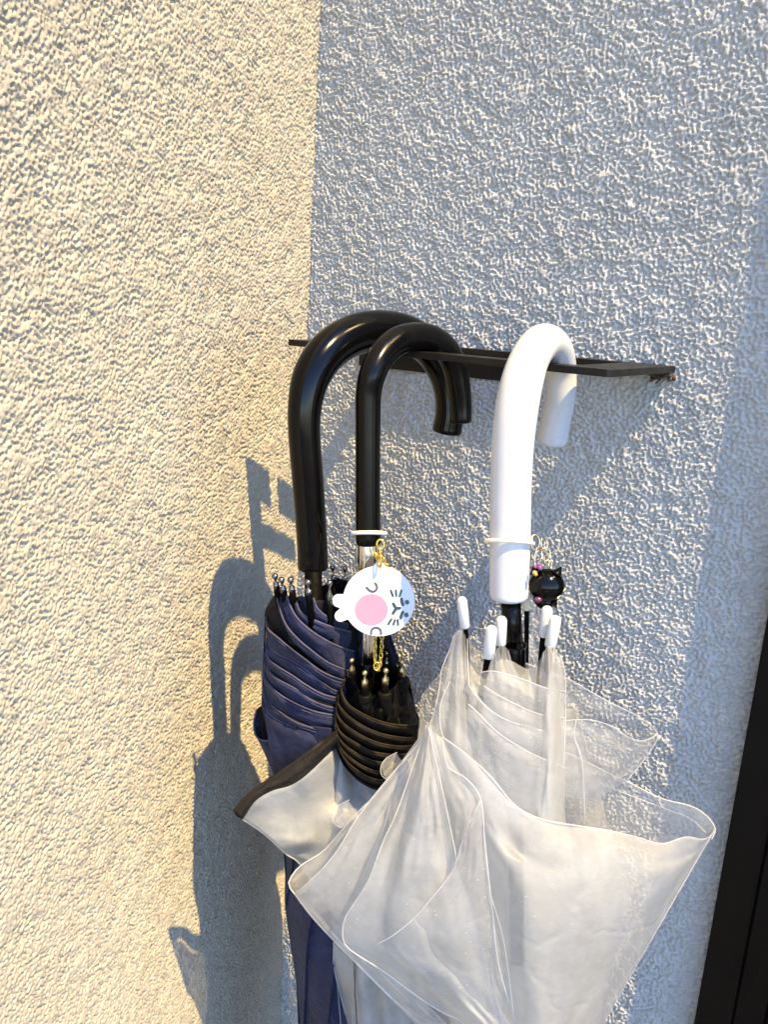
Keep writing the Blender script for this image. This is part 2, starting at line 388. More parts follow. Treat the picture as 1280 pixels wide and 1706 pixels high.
# dusty cobweb under the right end
parts = []
cb = W(XR-.004, .004, ZR-.006)
for i in range(16):
    p0 = cb+U1*random.uniform(-.007, .009)+N1*random.uniform(0, .006)+UP*random.uniform(-.002, .003)
    p1 = p0+U1*random.uniform(-.008, .004)+N1*random.uniform(-.003, .006)-UP*random.uniform(.001, .006)
    mid = (p0+p1)/2+np.array([random.uniform(-.002, .002) for _ in range(3)])
    parts.append(tube_vf(cr([p0, mid, p1], 6), [.0001, .0006, .0010, .0004, .0008, .0001], 5))
V, Fc = join(parts)
o = link('cobweb', V, Fc, M_WEB); o['label'] = 'small dusty brown cobweb under the right end of the black rack'; o['category'] = 'cobweb'

# ------------------------------------------------------------------ umbrella pieces
def handle(pts, m, parent, bevel=.0018, seg=40, n=90):
    P = cr([(x, y, d, w) for x, y, d, w in pts], n)
    X = np.array([at(x, y, d) for x, y, d, w in P]); R = np.array([px2m(X[i], P[i][3]/2) for i in range(n)])
    return tube('handle', X, R, m, parent, seg, bevel=bevel)
def rod(name, a, b, Y, r, m, parent, seg=10, n=2, bevel=0, r1=None):
    P = cr([atY(a[0], a[1], Y-a[2]/1000), atY(b[0], b[1], Y-b[2]/1000)], max(n, 2))
    return tube(name, P, r if r1 is None else np.linspace(r, r1, len(P)), m, parent, seg, bevel=bevel)
def ball_rib(tip, base, Y, parent, mt, mr, r=.0011, ballr=.0017, taper=1.3, sock=None):
    """metal rib end with a ball tip: rib > rib_tip"""
    A = atY(tip[0], tip[1], Y-tip[2]/1000); B = atY(base[0], base[1], Y-base[2]/1000)
    dv = (B-A); L = np.linalg.norm(dv); dv = dv/L
    rib = tube('rib', [A+dv*L*.45, B, B+dv*.03], [r*taper*1.05, r*taper*1.15, r*taper*1.2], mr, parent, 10)
    prof = [(-.9, .02), (-.8, .6), (-.45, .9), (0, 1), (.45, .9), (.8, .62)]
    Pp = [A+dv*ballr*(s) for s, q in prof]; Rr = [ballr*q for s, q in prof]
    Pp += [A+dv*ballr*1.5, A+dv*ballr*2.4, A+dv*L*.35, A+dv*L*.6]; Rr += [r*.55, r*.6, r*taper, r*taper*1.1]
    tube('rib_tip', Pp, Rr, mt, rib, 12)
    return rib

# ============================== umbrella A : navy canopy
YA = float((at(521, 950, .166)-CAM)[1])
A_ = thing('umbrella', 'navy blue cloth umbrella with thick glossy black hook handle, leftmost on the rack', 'umbrella', at(521, 950, .155), 'umbrellas hooked on the rack')
dA = lambda x: float(np.interp(x, [480, 507, 640, 745], [.168, .168, .108, .066]))
hA = [(522, 949, 51), (520, 900, 51), (513, 800, 53), (507, 720, 54), (509, 670, 58), (519, 628, 64), (540, 593, 67), (570, 568, 68), (605, 554, 68), (645, 551, 66), (685, 560, 62), (718, 585, 56), (739, 622, 50), (748, 660, 47), (749, 692, 48), (744, 722, 50)]
handle([(x, y, dA(x), w) for x, y, w in hA], M_BLKGLOSS, A_)
rod('shaft', (522, 949, 0), (525, 1400, 0), YA, .0053, M_BLKMETAL, A_, 20)
for t, b in [((458, 960, 22), (463, 992, 18)), ((469, 966, 26), (475, 998, 22)), ((484, 966, 30), (489, 998, 26)), ((513, 970, 32), (516, 1003, 30)),
             ((549, 971, 26), (550, 1030, 24)), ((554, 945, -14), (558, 985, -10)), ((575, 947, -20), (574, 985, -16))]:
    ball_rib(t, b, YA, A_, M_STEEL, M_BLKMETAL, r=.0012, ballr=.0019, taper=1.5)
def baseA(x, y):
    xc = np.interp(y, [990, 1100, 1230, 1300], [520, 522, 515, 530]); hw = np.interp(y, [990, 1060, 1230], [70, 85, 95])
    q = np.clip((x-xc)/hw, -1, 1); return 33*math.sqrt(max(0, 1-q*q))-4-16*max(0, min(1, (x-545)/50))**1.5-3
def line(pts, off, base, dy=0):
    return [(x, y+dy, base(x, y)+off) for x, y in pts]
NL = [
 [(443, 1018), (446, 1046), (464, 1063), (484, 1080), (509, 1099), (537, 1119), (571, 1133), (610, 1140)],
 [(446, 1056), (448, 1074), (464, 1090), (490, 1103), (515, 1120), (537, 1137), (560, 1151), (610, 1160)],
 [(443, 1074), (447, 1096), (464, 1111), (487, 1125), (507, 1139), (535, 1155), (560, 1162), (610, 1170)],
 [(440, 1094), (445, 1113), (461, 1130), (492, 1147), (515, 1164), (540, 1175), (565, 1180), (610, 1184)],
 [(439, 1113), (443, 1133), (464, 1155), (492, 1172), (521, 1184), (543, 1189), (570, 1193), (610, 1196)],
 [(438, 1133), (443, 1161), (456, 1178), (487, 1200), (512, 1210), (536, 1216), (570, 1218), (610, 1220)],
 [(436, 1158), (444, 1182), (461, 1198), (492, 1213), (515, 1220), (536, 1224), (570, 1227), (610, 1228)],
 [(455, 1285), (500, 1300), (560, 1310), (610, 1315)]]
offs = [7, 5, 5.5, 4.5, 5, 4, 3, 0]
for i in range(7):
    L0 = cr([(*p, 0) for p in NL[i]], 30)[:, :2]; L1 = cr([(*p, 0) for p in NL[i+1]], 30)[:, :2]
    rows = [line(L0, offs[i], baseA), line(L0*.8+L1*.2, offs[i]+1.2, baseA), line(L0*.35+L1*.65, offs[i]-1, baseA), line(L1, offs[i]-5.5, baseA, 5), line(L1, offs[i]-6, baseA, 11), line(L1, offs[min(i+1, 7)]-1.5, baseA, 17)]
    sheet('canopy_panel', rows, YA, M_NAVY, A_, 60, 20, wr=1.3, seed=i*5)
    edge_line('hem', line(L0[1:], offs[i], baseA), YA, M_NAVYHEM, A_, r=.00055)
    edge_line('hem', [(p[0]+1, p[1]+5.5, p[2]+.3) for p in line(L0[2:], offs[i]+.6, baseA)], YA, M_NAVYHEM, A_, r=.00018)
for i, wd in ((1, 7), (3, 9), (5, 5)):  # near-black wedges painting the shade in the gaps between wraps
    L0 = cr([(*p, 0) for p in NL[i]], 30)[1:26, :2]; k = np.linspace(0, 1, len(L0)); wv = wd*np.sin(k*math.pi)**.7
    sheet('canopy_lining_and_shade', [[(x, y-q, baseA(x, y)+offs[i]-1.5) for (x, y), q in zip(L0, wv)], [(x, y-q*.5, baseA(x, y)+offs[i]-.4) for (x, y), q in zip(L0, wv)], line(L0, offs[i]-.1, baseA, .5)], YA, M_NAVYIN, A_, 40, 5, wr=0)
# unseen far side of the wraps, bulged out to fill the wall shadow
sheet('canopy_panel', [[(442, 1020, 2), (470, 1010, -36), (530, 1010, -60), (590, 1015, -50), (640, 1020, -4)], [(438, 1120, 2), (470, 1120, -60), (540, 1120, -92), (610, 1120, -84), (670, 1120, -4)], [(438, 1180, 2), (480, 1200, -74), (550, 1200, -108), (620, 1200, -96), (690, 1200, -4)],
      [(456, 1287, 0), (490, 1290, -74), (550, 1290, -108), (620, 1290, -96), (700, 1290, -4)]], YA, M_NAVY, A_, 36, 30, wr=1.0, seed=35)
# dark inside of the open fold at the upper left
sheet('canopy_lining_and_shade', [[(462, 984, 10), (447, 1007, 6), (441, 1024, 4), (443, 1050, 4)], [(480, 1000, 20), (470, 1030, 20), (470, 1060, 18), (480, 1090, 20)],
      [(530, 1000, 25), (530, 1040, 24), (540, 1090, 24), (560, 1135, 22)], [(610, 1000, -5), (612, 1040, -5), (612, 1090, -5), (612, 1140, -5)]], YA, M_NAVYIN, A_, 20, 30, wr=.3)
NT = [
 [(462, 994), (466, 1015), (476, 1040), (492, 1060), (512, 1078), (549, 1105), (594, 1122), (612, 1128)],
 [(478, 992), (484, 1010), (494, 1028), (510, 1044), (532, 1060), (560, 1075), (590, 1085), (612, 1090)],
 [(491, 992), (497, 1012), (505, 1024), (521, 1032), (549, 1043), (575, 1050), (590, 1054), (612, 1058)],
 [(522, 996), (528, 1012), (540, 1024), (556, 1032), (575, 1038), (590, 1042), (612, 1046)]]
for i in range(4):
    L0 = cr([(*p, 0) for p in NT[i]], 30)[:, :2]; b = (NT[i-1] if i else NL[0]); L1 = cr([(*p, 0) for p in b], 30)[:, :2]
    o_ = 6.5-i*2.2
    up = [(x, y) for x, y in L0]
    rows = [line(L0, o_, baseA), line(L0*.75+L1*.25, o_+1.5, baseA), line(L0*.3+L1*.7, o_+.3, baseA), line(L1, o_-3 if i else o_-1, baseA, 4)]
    # narrower at the rib so that each fold hangs from its tip
    if i == 0:
        L1 = cr([(*p, 0) for p in [(464, 1000), (470, 1030), (484, 1062), (500, 1080), (530, 1105), (560, 1125), (590, 1135), (612, 1142)]], 30)[:, :2]
        rows = [line(L0, o_, baseA), line(L0*.6+L1*.4, o_+1, baseA), line(L1, o_-2, baseA)]
    sheet('canopy_panel', rows, YA, M_NAVY, A_, 46, 14, wr=.5, seed=40+i)
    edge_line('hem', line(L0, o_, baseA), YA, M_NAVYHEM, A_, r=.0006)
# gathered cloth rising behind the shaft
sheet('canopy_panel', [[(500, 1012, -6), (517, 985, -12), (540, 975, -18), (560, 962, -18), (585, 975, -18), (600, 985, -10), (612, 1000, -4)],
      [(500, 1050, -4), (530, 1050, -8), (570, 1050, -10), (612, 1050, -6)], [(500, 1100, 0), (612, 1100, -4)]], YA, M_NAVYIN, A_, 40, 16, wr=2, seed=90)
# open flap on the left below the wraps
sheet('canopy_panel', [[(427, 1184, -6), (423, 1205, -4), (426, 1224, 2), (434, 1232, 8), (445, 1234, 11), (455, 1229, 12), (458, 1222, 10)],
      [(430, 1200, -6), (428, 1215, -4), (432, 1236, 2), (439, 1244, 8), (449, 1247, 11), (459, 1244, 13), (463, 1236, 12)],
      [(440, 1240, -6), (441, 1250, -3), (447, 1268, 2), (456, 1276, 7), (466, 1280, 10), (476, 1280, 12), (482, 1272, 12)],
      [(452, 1280, -6), (456, 1290, -3), (462, 1300, 2), (470, 1310, 7), (478, 1312, 10), (488, 1312, 12), (492, 1305, 12)]], YA, M_NAVY, A_, 30, 20, wr=.4, seed=70)
sheet('canopy_lining_and_shade', [[(427, 1183, -7), (436, 1176, -5), (446, 1196, 0), (458, 1221, 9)], [(430, 1215, -8), (440, 1210, -6), (450, 1222, 0), (461, 1240, 8)], [(442, 1255, -8), (452, 1260, -5), (462, 1265, 0), (476, 1275, 6)]], YA, M_NAVYIN, A_, 16, 16, wr=.2)
edge_line('hem', [(427, 1184, -6), (423, 1205, -4), (426, 1224, 2), (434, 1232, 8), (445, 1234, 11), (455, 1229, 12), (459, 1220, 10), (446, 1192, 3)], YA, M_NAVYHEM, A_, r=.0006)
# lower canopy with long diagonal pleats
def pleat(u, v):
    ph = (u*3.2+v*2.2) % 1.0
    return 7*(ph**1.6)*np.exp(-((u-.5)/.55)**4)-3
sheet('canopy_panel', [[(445, 1178, 4), (480, 1200, 24), (530, 1210, 32), (580, 1215, 26), (620, 1215, 8)], [(456, 1287, 0), (490, 1290, 22), (530, 1295, 28), (580, 1300, 22), (620, 1300, 3)],
      [(474, 1430, -4), (500, 1430, 18), (540, 1430, 24), (590, 1430, 15), (630, 1430, -4)], [(475, 1500, -4), (505, 1500, 16), (545, 1500, 22), (600, 1500, 12), (635, 1500, -4)],
      [(482, 1560, -4), (510, 1562, 16), (545, 1565, 20), (595, 1565, 12), (635, 1565, -4)], [(494, 1640, -5), (520, 1642, 14), (550, 1645, 18), (595, 1645, 10), (630, 1645, -5)],
      [(503, 1760, -6), (525, 1760, 11), (550, 1760, 14), (590, 1760, 8), (620, 1760, -6)], [(512, 2100, -6), (530, 2100, 7), (550, 2100, 9), (580, 2100, 5), (600, 2100, -6)]], YA, M_NAVY, A_, 140, 170, disp=pleat, wr=1.0, seed=33)
sheet('canopy_panel', [[(700, 1260, 0), (620, 1260, -92), (550, 1250, -106), (490, 1240, -72), (450, 1240, 4)], [(700, 1430, -4), (620, 1430, -84), (550, 1430, -98), (500, 1430, -70), (474, 1430, -4)],
      [(680, 1645, -5), (615, 1645, -70), (560, 1645, -80), (520, 1645, -56), (494, 1640, -5)], [(620, 2100, -6), (565, 2100, -36), (512, 2100, -6)]], YA, M_NAVY, A_, 30, 40, wr=1.0, seed=34)  # unseen rear of the lower canopy, deepened to widen its cast shadow

# ============================== umbrella B : frosted canopy with black trim
YB = float((at(613, 905, .150)-CAM)[1])
B_ = thing('umbrella', 'slim black hook umbrella with chrome shaft and frosted canopy trimmed in black', 'umbrella', at(613, 905, .150), 'umbrellas hooked on the rack')
dB = lambda x: float(np.interp(x, [590, 620, 768], [.152, .150, .073]))
hB = [(614, 908, 42), (613, 850, 42), (613, 760, 42), (613, 700, 43), (614, 655, 44), (622, 620, 46), (638, 590, 47), (662, 569, 48), (690, 562, 48), (718, 565, 47), (742, 582, 45), (757, 610, 42), (765, 650, 40), (768, 680, 37), (769, 706, 34)]
handle([(x, y, dB(x), w) for x, y, w in hB], M_BLKSAT, B_)
X = [atY(613.5, 900, YB), atY(612.5, 1000, YB), atY(612, 1103, YB)]
tube('shaft', cr(X, 8), px2m(X[1], 18), M_CHROME, B_, 32, bevel=.0006)
rod('runner', (612, 1098, 0), (612, 1180, 0), YB, px2m(X[1], 15), M_BLKSAT, B_, 24, bevel=.0005)
rod('shaft', (612, 1170, 0), (622, 1500, 0), YB, .004, M_BLKMETAL, B_, 12)
for t, b, s in [((586, 1100, 20), (587, 1136, 16), 0), ((586, 1092, -14), (587, 1130, -12), 0), ((608, 1121, 32), (608, 1157, 30), 1), ((643, 1117, 32), (641, 1153, 30), 1),
             ((645, 1088, -16), (644, 1124, -14), 0), ((665, 1093, -12), (663, 1127, -10), 0), ((670, 1103, 8), (669, 1140, 6), 0)]:
    rb = ball_rib(t, b, YB, B_, M_BRASS, M_BLKMETAL, r=.0013, ballr=.0017, taper=1.5)
    if s:
        rod('socket', (b[0], b[1]-1, b[2]), (b[0]+1, b[1]+12, b[2]), YB, .0042, M_BLKFAB, rb, 14, bevel=.0008)
        rod('socket', (b[0]+1, b[1]+10, b[2]), (b[0]+2, b[1]+34, b[2]-2), YB, .0037, M_BLKFAB, rb, 14, bevel=.0008)
def baseB(x, y):
    xc = 624; hw = np.interp(y, [1125, 1160, 1220, 1300], [52, 62, 70, 72]); q = np.clip((x-xc)/hw, -1, 1)*.82
    return 30*math.sqrt(max(0, 1-q*q))+1
BL = [
 [(575, 1130), (569, 1148), (580, 1172), (605, 1189), (633, 1201), (660, 1207), (685, 1208), (697, 1206)],
 [(568, 1142), (563, 1166), (577, 1189), (605, 1209), (633, 1221), (660, 1227), (684, 1229), (697, 1226)],
 [(563, 1158), (560, 1180), (571, 1203), (599, 1223), (627, 1236), (650, 1241), (672, 1243), (696, 1240)],
 [(560, 1176), (559, 1198), (568, 1220), (594, 1238), (619, 1251), (645, 1256), (664, 1257), (690, 1254)],
 [(558, 1192), (559, 1213), (571, 1237), (597, 1256), (622, 1267), (640, 1270), (655, 1271), (680, 1268)],
 [(558, 1208), (561, 1229), (574, 1253), (599, 1273), (622, 1283), (637, 1285), (650, 1285), (670, 1281)],
 [(559, 1224), (565, 1246), (580, 1270), (604, 1289), (622, 1297), (634, 1299), (645, 1298), (660, 1293)],
 [(562, 1242), (574, 1268), (594, 1291), (612, 1303), (624, 1308), (633, 1309), (642, 1306), (655, 1300)]]
for i in range(7):
    L0 = cr([(*p, 0) for p in BL[i]], 30)[:, :2]; L1 = cr([(*p, 0) for p in BL[i+1]], 30)[:, :2]
    o_ = 3+i*1.0
    rows = [line(L0, o_+1.5, baseB), line(L0*.7+L1*.3, o_+3, baseB), line(L0*.3+L1*.7, o_+1.5, baseB), line(L1, o_-2, baseB, 3), line(L1, o_-2.5, baseB, 7), line(L1, o_+2.2, baseB, 13) if i < 6 else line(L1, o_-3, baseB, 4)]
    sheet('trim_fold', rows, YB, M_BLKFAB, B_, 46, 14, wr=.35, seed=100+i)
    edge_line('stitching', line(L0, o_+1.5, baseB), YB, M_STITCH, B_, r=.0004)
    edge_line('stitching', [(p[0]+1, p[1]+4.5, p[2]+.4) for p in line(L0[1:], o_+2.4, baseB)], YB, M_STITCH, B_, r=.00013)
sheet('trim_fold', [[(566, 1170, 2), (600, 1195, 14), (650, 1200, 16), (694, 1205, -2)], [(561, 1215, 2), (600, 1240, 16), (640, 1250, 16), (690, 1250, 0)], [(566, 1248, 4), (596, 1278, 16), (630, 1290, 16), (670, 1285, 6)], [(580, 1272, 6), (598, 1290, 12), (624, 1304, 12), (650, 1300, 8)]], YB, M_BLKFAB, B_, 30, 20, wr=.3, seed=119)  # added backing sheet, keeps sun from slipping through the folds
# cloth gathered between the ribs, top of the folds
T0 = [(576, 1132), (583, 1126), (590, 1136), (599, 1150), (606, 1166), (616, 1166), (626, 1158), (634, 1168), (644, 1168), (655, 1150), (664, 1134), (672, 1130), (680, 1128), (686, 1150)]
def gath(u, v): return 2.5*np.sin(u*38)*(1-v)**.7
sheet('trim_fold', [[(x, y, baseB(x, y)-2) for x, y in T0], [(570, 1150, 5), (590, 1170, 25), (620, 1185, 31), (650, 1188, 28), (678, 1175, 16), (690, 1170, 0)],
      [(564, 1165, 2), (590, 1200, 24), (625, 1212, 30), (660, 1214, 24), (697, 1206, -2)]], YB, M_BLKFAB, B_, 90, 18, disp=gath, wr=.6, seed=120)
sheet('trim_fold', [[(576, 1132, -4), (590, 1122, -14), (612, 1118, -20), (640, 1112, -20), (660, 1118, -16), (680, 1128, -8), (686, 1150, -2)],
      [(566, 1160, 0), (600, 1160, -16), (640, 1160, -20), (692, 1180, -2)], [(560, 1200, 0), (630, 1200, -22), (698, 1214, -4)], [(562, 1245, 0), (620, 1270, -20), (660, 1295, -4)]], YB, M_BLKFAB, B_, 40, 20, wr=1.2, seed=121)
for k, (x, y) in enumerate([(676, 1150), (682, 1172), (687, 1196)]):
    sheet('trim_fold', [[(x-24, y-4, 22), (x-6, y-8, 14), (x+8, y-2, 4)], [(x-24, y+10, 26), (x-4, y+8, 18), (x+11, y+10, 4)], [(x-26, y+26, 24), (x-4, y+24, 14), (x+9, y+24, 0)]], YB, M_BLKFAB, B_, 16, 12, wr=.5, seed=130+k)
# flared vinyl panel and its worn black band
band_t = [(388, 1349, 40), (416, 1319, 40), (466, 1284, 40), (515, 1250, 40), (540, 1230, 34), (562, 1210, 22)]
band_b = [(405, 1364, 41), (425, 1335, 42), (452, 1318, 42), (485, 1308, 42), (512, 1290, 42), (546, 1258, 34), (564, 1242, 20)]
sheet('trim_band', [band_t, [(x*.5+X_*.5, y*.5+Y_*.5, 42.5) for (x, y, t), (X_, Y_, T_) in zip(cr(band_t, 8), cr(band_b, 8))], band_b], YB, M_BLKBAND, B_, 70, 10, wr=.6, seed=140)
sheet('trim_band', [[(388, 1349, 39.5), (400, 1337, 39), (414, 1322, 39)], [(394, 1359, 37), (410, 1345, 35), (424, 1334, 36)], [(405, 1365, 40.5), (413, 1352, 42.5), (425, 1336, 43)]], YB, M_BLKBAND, B_, 14, 10, wr=.5, seed=141)
edge_line('stitching', [(x+1, y+4, t+1.6) for x, y, t in band_t], YB, M_STITCH, B_, r=.00016)
sheet('canopy_panel', [band_b[:-1]+[(562, 1246, 20), (600, 1262, 6), (700, 1260, 0)], [(440, 1388, 41), (480, 1380, 42), (530, 1340, 36), (572, 1320, 26), (640, 1310, 12), (700, 1300, 6)],
      [(475, 1420, 39), (510, 1410, 40), (560, 1390, 38), (620, 1370, 34), (700, 1360, 16)], [(502, 1441, 34), (540, 1450, 34), (600, 1450, 30), (700, 1440, 10)], [(545, 1510, 24), (600, 1520, 26), (700, 1520, 6)]], YB, M_VINB, B_, 60, 40, wr=1.2, seed=142)
sheet('canopy_panel', [[(560, 1240, 22), (600, 1300, 20), (660, 1310, 10), (700, 1300, 0)], [(558, 1340, 28), (600, 1350, 28), (660, 1350, 15), (700, 1350, 0)], [(545, 1450, 26), (600, 1450, 24), (700, 1450, 0)],
      [(556, 1560, 20), (600, 1570, 26), (650, 1580, 18), (700, 1590, 0)], [(559, 1615, 16), (600, 1640, 26), (650, 1660, 18), (710, 1660, 0)], [(578, 1700, 10), (610, 1720, 24), (660, 1740, 14), (720, 1750, -4)], [(600, 2050, 4), (640, 2050, 14), (690, 2050, 2), (710, 2050, -6)]],
      YB, M_VINB, B_, 60, 90, disp=lambda u, v: 4*np.sin(u*14+v*5), wr=1.5, seed=143)
sheet('canopy_panel', [[(556, 1575, 22), (566, 1570, 24), (582, 1570, 28)], [(557, 1613, 17), (570, 1612, 24), (590, 1612, 29)], [(567, 1655, 12), (580, 1655, 22), (596, 1660, 28)], [(577, 1700, 10), (590, 1700, 20), (606, 1700, 26)], [(590, 1800, 4), (605, 1800, 16), (620, 1800, 22)]], YB, M_VIN, B_, 16, 30, wr=.8, seed=144)
sheet('canopy_panel', [[(562, 1200, 8), (600, 1200, -66), (660, 1200, -84), (710, 1200, -6)], [(560, 1290, 10), (600, 1290, -76), (660, 1290, -100), (740, 1290, -10)], [(550, 1450, 16), (610, 1450, -70), (680, 1450, -92), (770, 1450, -6)], [(560, 1620, 12), (620, 1620, -66), (680, 1620, -84), (770, 1640, -6)], [(600, 2050, 4), (640, 2050, -16), (700, 2050, -16), (710, 2050, -6)]], YB, M_VINB, B_, 30, 40, wr=1.5, seed=145)  # unseen rear bulk, added to shade the left wall
edge_line('hem', [(556, 1570, 22), (557, 1613, 17), (567, 1655, 12), (577, 1700, 10), (590, 1800, 4)], YB, M_HEM, B_, r=.0004)
edge_line('hem', [(582, 1570, 28), (590, 1612, 29), (592, 1660, 29), (596, 1720, 27)], YB, M_BLKBAND, B_, r=.0003)
edge_line('hem', [(405, 1365, 41), (440, 1389, 41), (475, 1421, 39), (502, 1442, 34), (545, 1512, 24)], YB, M_HEM, B_, r=.00045)
edge_line('seam', [(560, 1246, 20), (563, 1290, 25), (571, 1346, 28), (575, 1400, 31)], YB, M_HEM, B_, r=.0004)

# ============================== umbrella E : clear vinyl canopy, white handle
YE = float((at(850, 995, .165)-CAM)[1])
E_ = thing('umbrella', 'clear milky plastic umbrella half open with a fat white hook handle, rightmost on the rack', 'umbrella', at(850, 995, .165), 'umbrellas hooked on the rack')
dE = lambda s: s
hE = [(848, 999, .165, 64), (849, 950, .165, 66), (850, 900, .165, 68), (851, 820, .165, 69), (854, 750, .165, 70), (860, 690, .163, 72), (869, 640, .158, 71), (882, 600, .148, 66), (898, 575, .130, 63), (912, 570, .112, 59), (926, 582, .094, 56), (934, 612, .080, 52), (934, 660, .074, 51), (926, 700, .070, 51), (919, 738, .067, 51)]
handle(hE, M_WHITE, E_, bevel=.0022, seg=48, n=110)
rod('shaft', (851, 996, 0), (856, 1082, 0), YE, px2m(atY(852, 1040, YE), 16.5), M_BLKSAT, E_, 24)
rod('runner', (856, 1074, 0), (857, 1120, 0), YE, px2m(atY(852, 1040, YE), 20), M_BLKSAT, E_, 24, bevel=.001)
rod('shaft', (857, 1118, 0), (862, 1600, 0), YE, px2m(atY(852, 1040, YE), 13), M_BLKMETAL, E_, 16)
rod('release_catch', (866, 1078, 10), (874, 1074, 6), YE, .002, M_BLKSAT, E_, 10, bevel=.0004)
for (x0, y0, t0), (x1, y1, t1), (x2, y2, t2), w, m in [
    ((769, 994, 24), (775, 1045, 22), (779, 1120, 18), 17, M_WHITE), ((836, 1026, 20), (834, 1074, 20), (830, 1140, 20), 19, M_WHITE), ((820, 1042, 32), (814, 1095, 30), (804, 1150, 26), 20, M_WHITE),
    ((913, 1009, 14), (906, 1060, 14), (900, 1130, 14), 19, M_WHITE), ((927, 1025, 22), (917, 1077, 22), (908, 1150, 22), 20, M_WHITE), ((877, 993, -16), (878, 1016, -16), (877, 1120, -14), 13, M_CREAMTIP)]:
    P0, P1, P2 = atY(x0, y0, YE-t0/1000), atY(x1, y1, YE-t1/1000), atY(x2, y2, YE-t2/1000)
    r = px2m(P0, w/2)
    rb = tube('rib', cr([P0*.3+P1*.7, P1, P2, P2+(P2-P1)*1.5], 10), r*.62, M_BLKMETAL, E_, 10)
    u = (P1-P0)/np.linalg.norm(P1-P0)
    Pp = [P0-u*r*.0, P0+u*r*.15, P0+u*r*.45, P0+u*r*.9, P0*.5+P1*.5, P1-u*.0006, P1]
    Rr = [r*.05, r*.55, r*.85, r, r*1.02, r, r*.86]
    tube('rib_tip', Pp, Rr, m, rb, 20)
S = lambda rows, m, nu=44, nv=44, wr=.9, seed=0, disp=None: sheet('canopy_panel', rows, YE, m, E_, nu, nv, disp, wr, seed, 0)
HE = lambda pts, r=.00042: edge_line('hem', pts, YE, M_HEM, E_, r=r*.7)
# back layers
S([[(757, 1078, -6), (733, 1120, -10), (702, 1162, -14), (698, 1215, -12), (690, 1260, -5)], [(775, 1070, -5), (762, 1110, -8), (735, 1160, -8), (725, 1215, -6), (715, 1270, 0)], [(800, 1080, -5), (790, 1120, -8), (780, 1180, -8), (770, 1230, -6), (760, 1290, 0)]], M_VINC, seed=201)
S([[(778, 1064, -5), (788, 1064, -7), (800, 1054, -9), (812, 1046, -10)], [(775, 1110, -3), (800, 1100, -7), (830, 1100, -10)], [(770, 1200, 0), (800, 1200, -5), (850, 1200, -10)]], M_VIN, seed=202)
S([[(884, 1008, -20), (891, 1006, -21), (899, 1010, -20)], [(880, 1060, -18), (890, 1060, -21), (902, 1060, -18)], [(878, 1140, -15), (890, 1140, -18), (905, 1140, -15)]], M_VINC, 12, 20, seed=203)
S([[(848, 1092, 2), (884, 1108, -6), (943, 1129, -22), (979, 1149, -25), (1015, 1169, -24), (1054, 1188, -18), (1081, 1205, -10), (1096, 1222, -2)], [(850, 1190, 0), (943, 1210, -22), (1000, 1230, -24), (1050, 1250, -15), (1080, 1245, -8), (1092, 1238, -2)], [(850, 1300, 0), (950, 1320, -20), (1000, 1330, -18), (1030, 1320, -10), (1043, 1302, 0)]], M_VINC, seed=204)
HE([(848, 1090, 4), (884, 1108, -4), (943, 1129, -22), (979, 1149, -25), (1015, 1169, -24), (1054, 1188, -18), (1081, 1205, -10), (1096, 1222, -2), (1091, 1240, -1), (1067, 1274, 0), (1043, 1302, 0)])
S([[(938, 1201, 20), (989, 1200, 22), (1022, 1211, 18), (1048, 1228, 12), (1067, 1234, 6), (1096, 1222, -2)], [(940, 1250, 22), (985, 1258, 22), (1020, 1270, 16), (1050, 1270, 6), (1072, 1264, 0)], [(925, 1320, 20), (960, 1330, 16), (1000, 1325, 8), (1045, 1300, 0)]], M_VINC, seed=205)
HE([(938, 1201, 20), (959, 1199, 21), (989, 1200, 22), (1022, 1211, 18), (1048, 1228, 12), (1067, 1234, 6), (1084, 1230, 1), (1096, 1222, -2)])
HE([(960, 1200, 21), (957, 1225, 22), (968, 1260, 22), (972, 1300, 20), (975, 1370, 16)], .0006)
S([[(860, 1235, 10), (939, 1252, 0), (1013, 1287, -6), (1052, 1305, -8), (1103, 1330, -8), (1150, 1342, -6), (1177, 1358, -4), (1192, 1380, 1)], [(850, 1420, -5), (950, 1430, -10), (1050, 1450, -10), (1110, 1440, -8), (1165, 1430, 6)],
   [(840, 1560, 0), (900, 1565, -12), (980, 1568, -12), (1050, 1566, 2), (1088, 1563, 22)], [(850, 1690, 0), (900, 1700, -15), (950, 1702, -8), (1008, 1703, 18)], [(860, 1800, 0), (900, 1800, -12), (967, 1800, 14)]], M_VINC, seed=206)
HE([(857, 1233, 42), (896, 1246, 20), (939, 1252, 0), (1013, 1287, -6), (1052, 1305, -8), (1103, 1330, -8), (1150, 1342, -6), (1177, 1358, -4), (1192, 1380, 1), (1186, 1398, 5)], .0005)
HE([(802, 1192, 46), (857, 1231, 44), (896, 1258, 20), (947, 1281, -2), (1013, 1310, -8), (1064, 1330, -9), (1111, 1348, -8), (1150, 1363, -6), (1177, 1387, 2)], .0003)
